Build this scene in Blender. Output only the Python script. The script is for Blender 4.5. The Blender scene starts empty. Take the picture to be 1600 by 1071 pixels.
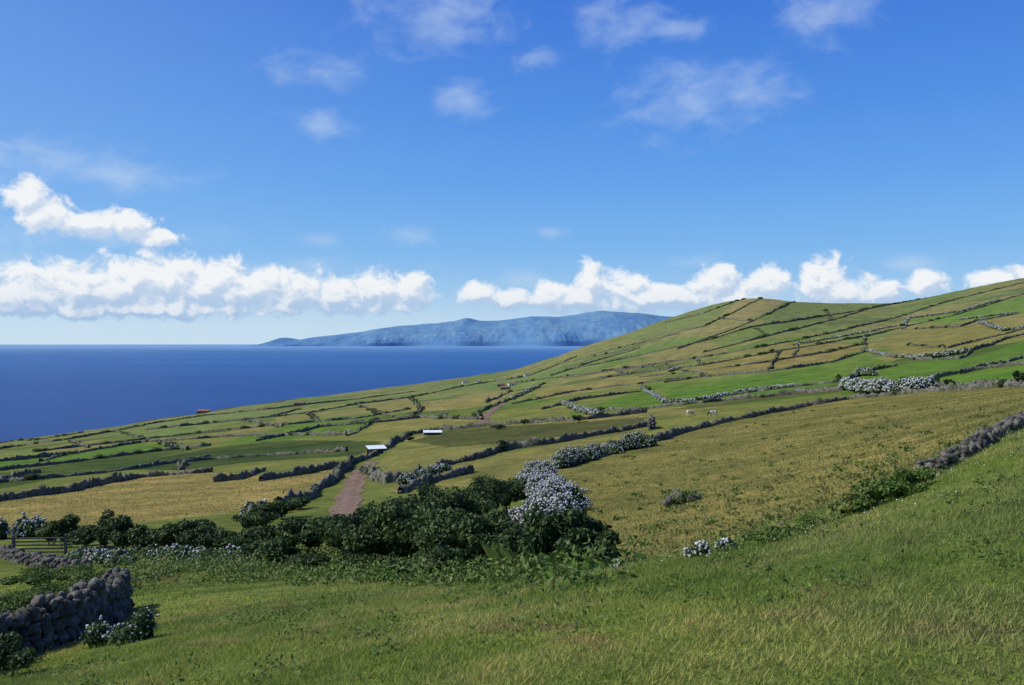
import bpy, math, numpy as np
from mathutils import Vector
rng=np.random.default_rng(7)
F=1422.0; CX=800.0; CY=535.5; ZC=150.0
scene=bpy.context.scene
scene.view_settings.view_transform='Standard'
scene.view_settings.look='None'
scene.view_settings.exposure=0
# ------------------------------------------------------------------ node helpers
class NT:
    def __init__(s,nt): s.nt=nt; s.n=nt.nodes; s.l=nt.links
    def put(s,sock,v):
        if v is None: return
        if isinstance(v,bpy.types.NodeSocket): s.l.new(v,sock)
        else:
            if sock.type=='RGBA' and len(v)==3: v=(*v,1)
            sock.default_value=v
    def m(s,op,a,b=None,c=None,clamp=False):
        n=s.n.new('ShaderNodeMath'); n.operation=op; n.use_clamp=clamp
        for i,v in enumerate((a,b,c)): s.put(n.inputs[i],v)
        return n.outputs[0]
    def v(s,op,a,b=None,c=None):
        n=s.n.new('ShaderNodeVectorMath'); n.operation=op
        for i,v in enumerate((a,b,c)): s.put(n.inputs[i],v)
        return n.outputs['Value'] if op in('LENGTH','DOT_PRODUCT') else n.outputs[0]
    def noise(s,vec,scale,detail=4,rough=.55,dist=0.,col=False):
        n=s.n.new('ShaderNodeTexNoise'); s.put(n.inputs['Vector'],vec)
        n.inputs['Scale'].default_value=scale; n.inputs['Detail'].default_value=detail
        n.inputs['Roughness'].default_value=rough; n.inputs['Distortion'].default_value=dist
        return n.outputs['Color'] if col else n.outputs['Fac']
    def mix(s,f,a,b,bt='MIX'):
        n=s.n.new('ShaderNodeMix'); n.data_type='RGBA'; n.blend_type=bt
        s.put(n.inputs[0],f); s.put(n.inputs[6],a); s.put(n.inputs[7],b)
        return n.outputs[2]
    def mr(s,v,a,b,c=0.,d=1.,smooth=True):
        n=s.n.new('ShaderNodeMapRange'); n.interpolation_type='SMOOTHSTEP' if smooth else 'LINEAR'
        s.put(n.inputs[0],v)
        for i,x in enumerate((a,b,c,d)): s.put(n.inputs[1+i],x)
        return n.outputs[0]
    def pos(s): return s.n.new('ShaderNodeNewGeometry').outputs['Position']
    def island(s): return s.n.new('ShaderNodeNewGeometry').outputs['Random Per Island']
def new_mat(name,rough=.9,spec=.2):
    m=bpy.data.materials.new(name); m.use_nodes=True
    t=NT(m.node_tree); b=m.node_tree.nodes['Principled BSDF']
    b.inputs['Roughness'].default_value=rough; b.inputs['Specular IOR Level'].default_value=spec
    return m,t,b
# ------------------------------------------------------------------ materials
def mat_ground():
    m,t,b=new_mat('pasture_ground',1.,.05)
    a=t.n.new('ShaderNodeAttribute'); a.attribute_name='field'
    p=t.pos()
    c=a.outputs['Color']
    n1=t.mr(t.noise(p,.012,4),.3,.7); n2=t.mr(t.noise(p,.07,7,.7),.3,.7); n3=t.mr(t.noise(p,.9,6,.7),.3,.7)
    c=t.mix(t.m('MULTIPLY',n1,.2),c,(.21,.19,.06))
    c=t.mix(1.,c,t.mix(n2,(.62,.70,.62),(1.32,1.23,1.2)),'MULTIPLY')
    c=t.mix(1.,c,t.mix(n3,(.66,.71,.70),(1.32,1.22,1.2)),'MULTIPLY')
    n4=t.mr(t.noise(p,9.,3,.7),.3,.7)
    c=t.mix(1.,c,t.mix(n4,(.7,.7,.7),(1.25,1.22,1.2)),'MULTIPLY')
    tu=t.mr(t.noise(t.v('ADD',p,(5,9,2)),.45,5,.75),.59,.68,0,.5)
    c=t.mix(tu,c,(.055,.08,.025))
    t.put(b.inputs['Base Color'],c)
    bp=t.n.new('ShaderNodeBump'); bp.inputs['Strength'].default_value=.8; bp.inputs['Distance'].default_value=.35
    t.put(bp.inputs['Height'],t.noise(p,1.1,7,.78)); t.l.new(bp.outputs[0],b.inputs['Normal'])
    return m
def mat_leaf(name,dark,light,lite2=None,sc=.5,trans=0):
    m,t,b=new_mat(name,.6,.25)
    r=t.island(); c=t.mix(r,dark,light)
    if lite2: c=t.mix(t.mr(t.noise(t.pos(),sc,2),.45,.7),c,lite2)
    t.put(b.inputs['Base Color'],c)
    if trans:
        tr=t.n.new('ShaderNodeBsdfTranslucent'); t.put(tr.inputs[0],c)
        mx=t.n.new('ShaderNodeMixShader'); mx.inputs[0].default_value=trans
        t.l.new(b.outputs[0],mx.inputs[1]); t.l.new(tr.outputs[0],mx.inputs[2])
        t.l.new(mx.outputs[0],t.n['Material Output'].inputs[0])
    return m
def mat_simple(name,c1,c2,sc,rough=.9,spec=.2,detail=5,bump=0):
    m,t,b=new_mat(name,rough,spec); p=t.pos()
    n=t.noise(p,sc,detail,.65); t.put(b.inputs['Base Color'],t.mix(t.mr(n,.35,.65),c1,c2))
    if bump:
        bp=t.n.new('ShaderNodeBump'); bp.inputs['Strength'].default_value=1; bp.inputs['Distance'].default_value=bump
        t.put(bp.inputs['Height'],n); t.l.new(bp.outputs[0],b.inputs['Normal'])
    return m
def mat_stone(name,c1,c2,lichen):
    m,t,b=new_mat(name,.95,.1); p=t.pos()
    c=t.mix(t.island(),c1,c2)
    c=t.mix(t.mr(t.noise(p,6.,6,.7),.5,.75),c,lichen)
    t.put(b.inputs['Base Color'],c)
    bp=t.n.new('ShaderNodeBump'); bp.inputs['Strength'].default_value=.8; bp.inputs['Distance'].default_value=.04
    t.put(bp.inputs['Height'],t.noise(p,12.,6,.7)); t.l.new(bp.outputs[0],b.inputs['Normal'])
    return m
M_ground=mat_ground()
M_shrub=mat_leaf('shrub_leaves',(.020,.038,.010),(.058,.10,.025),(.09,.135,.035),.8,.15)
M_hleaf=mat_leaf('hydrangea_leaves',(.04,.075,.02),(.08,.14,.04))
M_weed=mat_leaf('weed_leaves',(.05,.10,.015),(.12,.20,.035),(.17,.20,.055),.6,.2)
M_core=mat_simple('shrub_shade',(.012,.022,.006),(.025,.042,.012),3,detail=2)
M_flower=mat_leaf('hydrangea_flowers',(.26,.27,.27),(.56,.55,.53),(.40,.42,.46),.7)
M_wallgreen=mat_leaf('wall_growth',(.045,.07,.022),(.11,.145,.045),(.16,.155,.065),.05)
M_stone=mat_stone('lava_stone',(.055,.05,.043),(.15,.14,.12),(.27,.27,.23))
M_wall=mat_simple('overgrown_wall',(.055,.068,.03),(.165,.155,.13),.7,detail=7,bump=.1)
M_track=mat_simple('red_dirt',(.125,.078,.05),(.22,.145,.10),.8,detail=8,bump=.05)
M_roof=mat_simple('red_roof',(.28,.11,.07),(.36,.16,.10),1.)
M_roofb=mat_simple('weathered_tile_roof',(.15,.095,.07),(.22,.15,.11),1.)
M_white=mat_simple('white_paint',(.70,.70,.68),(.8,.8,.79),1.)
M_sheet=mat_simple('white_sheeting',(.62,.66,.70),(.8,.82,.84),.8,.5)
M_dark=mat_simple('dark_opening',(.02,.02,.02),(.04,.035,.03),1.)
M_wood=mat_simple('weathered_wood',(.10,.08,.06),(.2,.17,.13),4.)
M_cream=mat_simple('cow_cream',(.55,.42,.27),(.7,.6,.45),1.5)
M_cow=mat_simple('cow_hide',(.02,.018,.016),(.75,.72,.68),1.3,detail=1)
def mat_grass(name,g1,g2,y1,a=.42,b_=.68,brown=None):
    m,t,b=new_mat(name,.8,.15); p=t.pos()
    c=t.mix(t.island(),g1,g2)
    c=t.mix(t.mr(t.noise(p,.35,5,.65),a,b_),c,y1)
    if brown:
        c=t.mix(t.mr(t.noise(t.v('ADD',p,(31,7,3)),.8,5,.7),.54,.68,0,.8),c,brown)
        c=t.mix(1.,c,t.mix(t.mr(t.noise(p,.16,4),.35,.65),(.64,.76,.68),(1.3,1.17,1.1)),'MULTIPLY')
    t.put(b.inputs['Base Color'],c)
    tr=t.n.new('ShaderNodeBsdfTranslucent'); t.put(tr.inputs[0],c)
    mx=t.n.new('ShaderNodeMixShader'); mx.inputs[0].default_value=.35
    t.l.new(b.outputs[0],mx.inputs[1]); t.l.new(tr.outputs[0],mx.inputs[2])
    t.l.new(mx.outputs[0],t.n['Material Output'].inputs[0])
    return m
M_grass=mat_grass('grass_blades',(.125,.19,.03),(.25,.33,.07),(.40,.38,.13),.38,.62,(.28,.20,.10))
M_dry=mat_grass('dry_grass',(.17,.175,.05),(.28,.26,.095),(.16,.19,.05),.42,.6)
# ------------------------------------------------------------------ terrain height
rows={
2:[(0,535.5+F*2.5/2)],
7:[(-800,1230),(0,1185),(400,1124),(800,1066),(1200,1036),(1600,1012),(2400,980)],
14:[(-800,1150),(0,1076),(200,1042),(400,1003),(600,967),(800,932),(1000,892),(1200,850),(1400,800),(1600,742),(2400,640)],
22:[(-800,1090),(0,1030),(200,988),(400,952),(600,931),(800,909),(1000,880),(1200,838),(1400,764),(1600,672),(2400,540)],
35:[(-800,1000),(0,955),(200,925),(400,909),(600,903),(800,900),(1000,862),(1200,820),(1400,738),(1600,652),(2400,520)],
50:[(-800,930),(0,890),(200,880),(400,871),(600,862),(800,850),(1000,815),(1200,770),(1400,705),(1600,637),(2400,500)],
75:[(-800,870),(0,840),(200,832),(400,822),(600,805),(800,788),(1000,762),(1200,724),(1400,675),(1600,623),(2400,480)],
120:[(-800,820),(0,790),(200,782),(400,770),(600,752),(800,726),(1000,704),(1200,672),(1400,638),(1600,610),(2400,460)],
200:[(-800,775),(0,748),(200,738),(400,727),(600,706),(800,682),(1000,660),(1200,642),(1400,615),(1600,594),(2400,440)],
350:[(-800,745),(0,723),(200,708),(400,690),(600,668),(800,650),(1000,632),(1200,610),(1400,588),(1600,558),(2400,410)],
600:[(-800,728),(0,708),(200,686),(400,665),(600,645),(800,627),(1000,606),(1200,578),(1400,550),(1600,512),(2400,380)],
1000:[(-800,716),(0,697),(200,670),(400,647),(600,626),(800,606),(1000,562),(1200,515),(1400,508),(1600,470),(2400,350)],
1500:[(-800,712),(0,690),(200,661),(400,637),(600,614),(800,588),(870,560),(920,540),(960,526),(1000,511),(1050,491),(1100,472),(1150,457),(1180,455),(1200,459),(1250,469),(1330,472),(1400,470),(1500,452),(1600,433),(2400,330)],
2000:[(-800,712),(0,690),(200,661),(400,631),(600,609),(800,580),(870,556),(920,538),(960,525),(1000,511),(1100,475),(1200,463),(1400,469),(1600,433),(2400,320)],
2600:[(-800,712),(0,690),(200,661),(400,630),(600,606),(800,578),(1000,511),(1200,463),(1400,469),(1600,433),(2400,320)],
}
PXG=np.arange(-1600,3201,8.0)
rd=np.array(sorted(rows)); LD=np.log(rd)
tab=[]
for d in sorted(rows):
    r=rows[d]; py=np.interp(PXG,[a for a,_ in r],[b for _,b in r])
    z=-(py-CY)/F*d
    tab.append(z/(d+30.))
tab=np.array(tab)
LG=np.linspace(LD[0],LD[-1],400)
fine=np.array([np.interp(LG,LD,tab[:,j]) for j in range(len(PXG))]).T
def gs(a,s,ax):
    k=np.exp(-.5*(np.arange(-int(3*s),int(3*s)+1)/s)**2); k/=k.sum()
    pad=[(0,0),(0,0)]; pad[ax]=(len(k)//2,len(k)//2)
    ap=np.pad(a,pad,mode='edge')
    return np.apply_along_axis(lambda v:np.convolve(v,k,'valid'),ax,ap)
fine=gs(fine,8,0)
w=np.clip((LG-math.log(300))/1.0,0,1)[:,None]
fine=gs(fine,9,1)*(1-w)+gs(fine,2.0,1)*w
Dp=[-800,0,200,400,600,800,900,1000,1200,1400,1600,2400]
Dv=[1100,1200,1500,2000,2400,2300,1850,1580,1530,1530,1700,2000]
def ground(x,y):
    x=np.asarray(x,float); y=np.maximum(np.asarray(y,float),1.0)
    px=CX+F*x/y
    D=np.interp(px,Dp,Dv)
    wl=np.clip((900-px)/200,0,1)
    D=D+wl*(45*np.sin(px*.021)+28*np.sin(px*.057+1)+14*np.sin(px*.14+2))
    d=np.minimum(y,D)
    fi=np.clip((np.log(np.maximum(d,2.))-LG[0])/(LG[1]-LG[0]),0,len(LG)-1.001)
    fj=np.clip((px-PXG[0])/8.,0,len(PXG)-1.001)
    i=fi.astype(int); j=fj.astype(int); a=fi-i; b=fj-j
    q=(fine[i,j]*(1-a)*(1-b)+fine[i+1,j]*a*(1-b)+fine[i,j+1]*(1-a)*b+fine[i+1,j+1]*a*b)
    z=q*(d+30.)
    sl=np.interp(px,[850,1000],[1.3,.35])
    z=z-sl*np.maximum(0,y-D)
    s=lambda k:np.clip(y/k,0,1)
    z=z+.05*np.sin(x*.9+.5*np.sin(y*.7))*np.sin(y*.8+1)*s(20)
    z=z+.18*np.sin(x*.27+1.3+np.sin(y*.11))*np.sin(y*.21)*s(60)
    z=z+.6*np.sin(x*.06+.4+np.sin(y*.023))*np.sin(y*.05+x*.02)*s(400)**1.3
    z=z+1.6*np.sin(x*.021+2.4)*np.sin(y*.017+.8*np.sin(x*.011))*s(1400)**1.5
    return z+ZC
DS=np.exp(np.linspace(math.log(3.),math.log(3200),3000))
def sight(px,py):
    """walk along a compass bearing until the ground is met"""
    xs=(px-CX)/F*DS; z=ground(xs,DS)
    g=CY-(z-ZC)/DS*F
    k=np.nonzero(g<=py)[0]
    k=k[0] if len(k) else np.argmin(g)
    return np.array([xs[k],DS[k],z[k]])
# ------------------------------------------------------------------ mesh helper
COL=scene.collection
def mk(name,V,Fc,mats,mi=None,smooth=False,parent=None):
    V=np.asarray(V,np.float32).reshape(-1,3); me=bpy.data.meshes.new(name)
    if isinstance(Fc,np.ndarray):
        k=Fc.shape[1]; nf=len(Fc)
        me.vertices.add(len(V)); me.vertices.foreach_set('co',V.ravel())
        me.loops.add(nf*k); me.loops.foreach_set('vertex_index',Fc.astype(np.int32).ravel())
        me.polygons.add(nf); me.polygons.foreach_set('loop_start',np.arange(0,nf*k,k,dtype=np.int32))
        me.polygons.foreach_set('loop_total',np.full(nf,k,np.int32))
        me.update(calc_edges=True)
    else:
        me.from_pydata(V.tolist(),[],Fc)
    for m in (mats if isinstance(mats,(list,tuple)) else [mats]): me.materials.append(m)
    if mi is not None: me.polygons.foreach_set('material_index',np.asarray(mi,np.int32))
    if smooth: me.polygons.foreach_set('use_smooth',np.ones(len(me.polygons),bool))
    me.validate(); me.update()
    o=bpy.data.objects.new(name,me); COL.objects.link(o)
    if parent: o.parent=parent
    return o
# ------------------------------------------------------------------ ground mesh + fields
us=np.concatenate([np.arange(-2600,-100,40.),np.arange(-100,1700,4.),np.arange(1700,4300,40.)])
ds=np.exp(np.linspace(math.log(1.5),math.log(5200),820))
U,Dd=np.meshgrid(us,ds)
X=(U-CX)/F*Dd; Y=Dd; Z=ground(X,Y)
Z=np.maximum(Z,-30)
nr,nc=U.shape
idx=np.arange(nr*nc).reshape(nr,nc)
Q=np.stack([idx[:-1,:-1],idx[:-1,1:],idx[1:,1:],idx[1:,:-1]],-1).reshape(-1,4)
PYg=CY-(Z-ZC)/Dd*F
fc=np.zeros((nr,nc,3)); 
GR=(.085,.17,.025); YE=(.225,.20,.065); OL=(.15,.175,.042); CLOUD_SHADE=(.035,.07,.018); LG_=(.13,.195,.048); BR=(.14,.105,.055)
fc[:]=(.125,.165,.038)
def inside(poly,x,y):
    r=np.zeros(x.shape,bool); n=len(poly)
    for i in range(n):
        x1,y1=poly[i]; x2,y2=poly[(i+1)%n]
        if y1==y2: continue
        c=((y1>y)!=(y2>y))&(x<(x2-x1)*(y-y1)/(y2-y1)+x1); r^=c
    return r
ca=(X*.96+Y*.25)/120; cb=(Y*.96-X*.25)/52
h=np.abs(np.sin(np.floor(ca)*12.9898+np.floor(cb)*78.233)*43758.5453)%1
pal=np.array([OL,GR,LG_,(.185,.185,.055),(.10,.15,.03),(.21,.195,.065),(.07,.115,.028)])
far=Dd>230
fc[far]=pal[(h*7).astype(int)%7][far]
polys=[
((.215,.20,.06),[(965,888),(885,790),(880,745),(1020,690),(1100,668),(1160,655),(1320,624),(1450,612),(1750,594),(1750,640),(1600,662),(1460,745),(1300,812),(1140,870)]),
((.275,.225,.075),[(-300,800),(0,785),(120,765),(200,747),(330,738),(420,742),(530,728),(545,745),(440,785),(380,800),(200,818),(-300,840)]),
(CLOUD_SHADE,[(150,735),(250,715),(330,700),(450,688),(600,690),(560,712),(400,722),(280,735)]),  # cloud shadow painted into the field colour as dark green
(OL,[(-200,780),(0,765),(150,742),(280,735),(400,722),(555,713),(530,727),(330,737),(200,746),(0,783),(-200,800)]),
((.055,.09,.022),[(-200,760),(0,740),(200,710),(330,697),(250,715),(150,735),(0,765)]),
(GR,[(0,722),(100,712),(220,692),(330,697),(200,710),(0,737)]),
(GR,[(330,697),(450,665),(590,650),(560,675),(480,685)]),
(LG_,[(180,672),(320,650),(420,642),(480,647),(380,658),(240,690)]),
((.20,.19,.06),[(560,632),(640,622),(650,640),(590,652)]),
((.18,.19,.055),[(575,740),(615,700),(700,685),(860,668),(1010,655),(1012,665),(900,686),(790,704),(700,728),(600,755)]),
((.055,.072,.022),[(640,690),(700,672),(760,668),(900,660),(1010,652),(1000,664),(820,690),(700,699)]),  # second cloud-shadow band, painted as a darker ground colour
((.18,.18,.055),[(600,765),(700,728),(900,686),(1020,664),(1100,655),(1020,690),(880,745),(760,755),(640,772)]),
(OL,[(1010,655),(1100,640),(1320,615),(1320,624),(1160,655),(1020,690)]),
((.08,.17,.02),[(880,650),(910,640),(1005,608),(1040,628),(1000,640)]),
((.09,.175,.025),[(1030,605),(1200,585),(1350,555),(1400,570),(1320,597),(1150,612),(1045,624)]),
((.085,.10,.03),[(1050,640),(1130,626),(1318,600),(1318,612),(1100,638)]),
((.085,.195,.02),[(1430,605),(1450,592),(1540,577),(1620,566),(1800,545),(1800,598),(1480,609)]),
(GR,[(1350,580),(1440,564),(1520,560),(1620,525),(1800,500),(1800,545),(1600,568),(1440,592),(1350,590)]),
((.09,.195,.02),[(1400,503),(1500,488),(1600,462),(1800,430),(1800,490),(1590,490),(1480,505)]),
((.18,.17,.048),[(1360,543),(1405,514),(1530,503),(1565,518),(1510,545),(1440,552)]),
((.21,.18,.055),[(1060,582),(1150,560),(1300,535),(1350,543),(1300,565),(1150,584)]),
(YE,[(620,645),(740,615),(810,608),(775,630),(720,640)]),
((.21,.20,.06),[(590,662),(640,655),(745,650),(740,662),(640,675),(570,675)]),
(OL,[(790,640),(1000,600),(1005,608),(900,640),(820,652)]),
((.21,.19,.06),[(830,612),(960,590),(1040,586),(1000,600),(850,625)]),
((.13,.185,.045),[(1000,530),(1100,510),(1150,485),(1180,464),(1110,468),(1040,490),(960,535)]),
((.26,.225,.085),[(1120,497),(1165,460),(1240,464),(1180,497)]),
((.12,.175,.04),[(1180,497),(1240,470),(1380,474),(1330,487),(1200,503)]),
((.105,.165,.03),[(1060,545),(1170,512),(1200,503),(1300,500),(1200,525),(1100,550)]),
((.20,.185,.06),[(1000,556),(1110,533),(1140,548),(1040,572)]),
]
sel=Dd>26
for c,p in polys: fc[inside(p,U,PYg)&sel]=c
w_=np.clip((Dd-450)/2400,0,.3)[...,None]; fc=fc*(1-w_)+np.array((.18,.205,.13))*w_  # distance haze painted into the far field colours
brow=np.interp(U,[-800,200,700,870,1000,1140,1300,1460,1600,2400],[900,893,900,905,886,867,806,742,668,540])
near=(PYg>brow)&(Dd<60)
fc[near]=(.135,.19,.038)
for (bx,by,rx,ry) in [(830,980,110,9),(240,903,45,10),(900,1000,60,8),(450,950,40,6),(1500,985,120,14),(1250,960,80,8)]:
    e=((U-bx)/rx)**2+((PYg-by)/ry)**2
    wq=np.clip(1.3-e,0,1)[...,None]*.75
    fc[:]=np.where((Dd<60)[...,None],fc*(1-wq)+np.array(BR)*wq,fc)
rock=(Z<22)&(Dd>900)
fc[rock]=(.07,.06,.05)
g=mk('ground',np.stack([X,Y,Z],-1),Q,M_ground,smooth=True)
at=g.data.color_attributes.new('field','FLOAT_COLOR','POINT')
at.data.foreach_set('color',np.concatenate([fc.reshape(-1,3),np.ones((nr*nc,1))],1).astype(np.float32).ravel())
# ------------------------------------------------------------------ sea
n=160; ang=np.linspace(0,2*math.pi,n,endpoint=False); rs=[0,300,1500,6000,20000,75000]
V=[(0,0,0)]; 
for r in rs[1:]:
    for a in ang: V.append((r*math.cos(a),r*math.sin(a),0))
Fs=[(0,1+i,1+(i+1)%n) for i in range(n)]
for k in range(len(rs)-2):
    o=1+k*n
    for i in range(n):
        j=(i+1)%n; Fs.append((o+i,o+n+i,o+n+j,o+j))
M_sea,t,b=new_mat('sea_water',.4,.12)
p=t.pos()
r=t.v('LENGTH',p)
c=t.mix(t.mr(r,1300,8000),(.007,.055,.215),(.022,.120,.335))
c=t.mix(t.mr(r,6000,36000),c,(.24,.42,.63))  # horizon haze painted into the water colour, paler with distance
c=t.mix(t.mr(t.noise(t.v('MULTIPLY',p,(.00025,.0012,1)),1.,6,.6),.3,.7),c,t.mix(.35,c,(.0,.03,.14)))
c=t.mix(t.mr(t.noise(t.v('MULTIPLY',p,(.012,.03,1)),1.,8,.75),.3,.75),c,t.mix(.45,c,(0,.015,.08)))
t.put(b.inputs['Base Color'],c)
bp=t.n.new('ShaderNodeBump'); bp.inputs['Strength'].default_value=.8; bp.inputs['Distance'].default_value=2.
t.put(bp.inputs['Height'],t.noise(p,.05,8,.7)); t.l.new(bp.outputs[0],b.inputs['Normal'])
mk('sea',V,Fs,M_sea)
# ------------------------------------------------------------------ distant island
M_isl,t,b=new_mat('distant_island_haze',1.,0.)
p=t.pos()
sp=t.n.new('ShaderNodeSeparateXYZ'); t.l.new(p,sp.inputs[0])
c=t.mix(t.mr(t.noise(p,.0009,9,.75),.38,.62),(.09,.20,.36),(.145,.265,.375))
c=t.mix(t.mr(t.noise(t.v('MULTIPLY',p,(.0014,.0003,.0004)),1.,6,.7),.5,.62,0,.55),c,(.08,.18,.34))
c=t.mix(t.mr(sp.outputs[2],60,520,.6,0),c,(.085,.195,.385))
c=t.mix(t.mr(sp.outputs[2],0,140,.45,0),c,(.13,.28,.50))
t.put(b.inputs['Base Color'],c)
prof=[(425,0),(445,.12),(456,.34),(468,.36),(482,.30),(500,.46),(560,.70),(620,.98),(700,1.2),(780,1.3),(830,1.5),(870,1.48),(910,1.66),(940,1.72),(980,1.62),(1040,1.5),(1120,1.4),(1300,1.1),(1500,.3),(1560,0)]
DI=38000.
uu=np.linspace(425,1560,900); vv=np.linspace(0,1,150)
Ui,Vi=np.meshgrid(uu,vv)
Pk=np.interp(Ui,[a for a,_ in prof],[b for _,b in prof])*1000*.93
Yi=DI-1500+Vi*7000+700*np.sin(Ui*.012)*(1-Vi)+300*np.sin(Ui*.05)*(1-Vi)
Xi=(Ui-CX)/F*(DI+3500)
sh=np.interp(Vi,[0,.02,.07,.2,.55,1],[0,.20,.34,.5,.95,.6])
def fb(x,y,s,n=6):
    r=0
    for k in range(n):
        q=s*2**k; r=r+np.sin(x*q+1.7*k+1.5*np.sin(y*q*.8+k))*np.sin(y*q*1.1+2.3*k+1.2*np.sin(x*q*.7))/2**(k*.8)
    return r
Zi=Pk*sh+fb(Xi,Yi,.0008,6)*48*np.minimum(1,Vi*5)*np.clip(Pk/700,0,1)*np.clip(1.3-Vi,.3,1)
Zi+=150*np.exp(-((Ui-730)/13)**2-((Vi-.55)/.09)**2)+70*np.exp(-((Ui-458)/8)**2-((Vi-.4)/.2)**2)
rid=np.abs(fb(Xi,Yi*.25,.0017,6))
Zi-=rid*80*np.clip(1-Vi/.5,0,1)*np.clip(Vi/.03,0,1)*np.clip(Pk/700,0,1)
Zi=np.where(Vi<.005,-20,np.maximum(Zi,-20))
ii=np.arange(Ui.size).reshape(Ui.shape)
Qi=np.stack([ii[:-1,:-1],ii[:-1,1:],ii[1:,1:],ii[1:,:-1]],-1).reshape(-1,4)
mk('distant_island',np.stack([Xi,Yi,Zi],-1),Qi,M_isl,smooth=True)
# ------------------------------------------------------------------ vegetation helpers
def sph(n):
    v=rng.normal(size=(n,3)); return v/np.linalg.norm(v,axis=1,keepdims=True)
def leaves(P,N,size,rnd=.7):
    n=len(P); N=N+rnd*sph(n); N/=np.linalg.norm(N,axis=1,keepdims=True)
    A=np.cross(N,sph(n)); A/=np.linalg.norm(A,axis=1,keepdims=True)+1e-9; B=np.cross(N,A)
    s=(size*rng.uniform(.6,1.3,n))[:,None]
    V=np.stack([P-A*s*.9,P-B*s*.42+A*s*.1,P+A*s*.9,P+B*s*.42+A*s*.1],1).reshape(-1,3)
    return V,np.arange(4*n).reshape(n,4)
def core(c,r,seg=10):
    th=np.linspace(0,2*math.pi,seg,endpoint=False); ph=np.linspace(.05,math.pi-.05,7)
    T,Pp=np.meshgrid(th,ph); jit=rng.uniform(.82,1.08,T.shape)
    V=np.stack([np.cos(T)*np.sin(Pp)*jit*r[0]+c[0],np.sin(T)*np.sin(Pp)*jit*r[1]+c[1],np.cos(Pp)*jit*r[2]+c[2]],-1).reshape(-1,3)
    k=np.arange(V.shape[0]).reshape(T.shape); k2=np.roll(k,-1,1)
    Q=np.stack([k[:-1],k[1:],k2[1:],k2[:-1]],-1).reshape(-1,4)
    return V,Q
def ico():
    t=(1+5**.5)/2
    v=np.array([(-1,t,0),(1,t,0),(-1,-t,0),(1,-t,0),(0,-1,t),(0,1,t),(0,-1,-t),(0,1,-t),(t,0,-1),(t,0,1),(-t,0,-1),(-t,0,1)],float)
    v/=np.linalg.norm(v[0])
    f=[(0,11,5),(0,5,1),(0,1,7),(0,7,10),(0,10,11),(1,5,9),(5,11,4),(11,10,2),(10,7,6),(7,1,8),(3,9,4),(3,4,2),(3,2,6),(3,6,8),(3,8,9),(4,9,5),(2,4,11),(6,2,10),(8,6,7),(9,8,1)]
    return v,np.array(f)
IV,IF=ico()
def ico2():
    v=IV.tolist(); cache={}; f2=[]
    def mid(a,b):
        k=(min(a,b),max(a,b))
        if k not in cache:
            m=np.array(v[a])+np.array(v[b]); m/=np.linalg.norm(m); cache[k]=len(v); v.append(m.tolist())
        return cache[k]
    for a,b_,c_ in IF:
        x,y,z=mid(a,b_),mid(b_,c_),mid(c_,a); f2+=[(a,x,z),(b_,y,x),(c_,z,y),(x,y,z)]
    return np.array(v),np.array(f2)
IV2,IF2=ico2()
def scatter_solid(P,size,base=(IV,IF),aniso=.25,jit=.15):
    v,f=base; n=len(P)
    S=(size*rng.uniform(.6,1.35,n))[:,None,None]*rng.uniform(1-aniso,1+aniso,(n,1,3))
    V=(v[None]*S*rng.uniform(1-jit,1+jit,(n,len(v),1))+P[:,None,:]).reshape(-1,3)
    Fq=(f[None]+(np.arange(n)*len(v))[:,None,None]).reshape(-1,3)
    return V,Fq
class Acc:
    def __init__(s): s.V=[];s.F=[];s.M=[];s.n=0
    def add(s,V,Fq,m):
        if Fq.shape[1]==3: Fq=np.concatenate([Fq,Fq[:,2:3]],1)
        s.V.append(V); s.F.append(Fq+s.n); s.M.append(np.full(len(Fq),m)); s.n+=len(V)
    def build(s,name,mats,smooth=False):
        V=np.concatenate(s.V).astype(np.float32); Fq=np.concatenate(s.F); mi=np.concatenate(s.M)
        me=bpy.data.meshes.new(name)
        tri=Fq[:,2]==Fq[:,3]; tot=np.where(tri,3,4).astype(np.int32)
        mask=np.ones(Fq.shape,bool); mask[tri,3]=False
        me.vertices.add(len(V)); me.vertices.foreach_set('co',V.ravel())
        li=Fq[mask].astype(np.int32); me.loops.add(len(li)); me.loops.foreach_set('vertex_index',li)
        me.polygons.add(len(Fq)); st=np.concatenate([[0],np.cumsum(tot)[:-1]]).astype(np.int32)
        me.polygons.foreach_set('loop_start',st); me.polygons.foreach_set('loop_total',tot)
        for m in mats: me.materials.append(m)
        me.polygons.foreach_set('material_index',mi.astype(np.int32))
        me.update(calc_edges=True); me.validate()
        o=bpy.data.objects.new(name,me); COL.objects.link(o); return o
def blob_leaves(acc,c,r,nl,ls,mi,cm=1,nsub=7):
    subs=[]
    for k in range(nsub):
        d=sph(1)[0]; d[2]=abs(d[2])*.85
        q=rng.uniform(.3,.95); sc=np.array([c[0]+d[0]*r[0]*q,c[1]+d[1]*r[1]*q,c[2]+d[2]*r[2]*q])
        subs.append((sc,np.array(r)*rng.uniform(.16,.38)))
    subs.append((np.array(c,float),np.array(r)*.6))
    for sc,sr in subs:
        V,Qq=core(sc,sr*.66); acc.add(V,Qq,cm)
        n=int(nl/len(subs)); d=sph(n); d[:,2]=np.where(d[:,2]<-.3,-d[:,2],d[:,2])
        P=sc+d*sr*rng.uniform(.6,1.3,(n,1))
        V,Qq=leaves(P,d,ls,1.); acc.add(V,Qq,mi)
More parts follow.
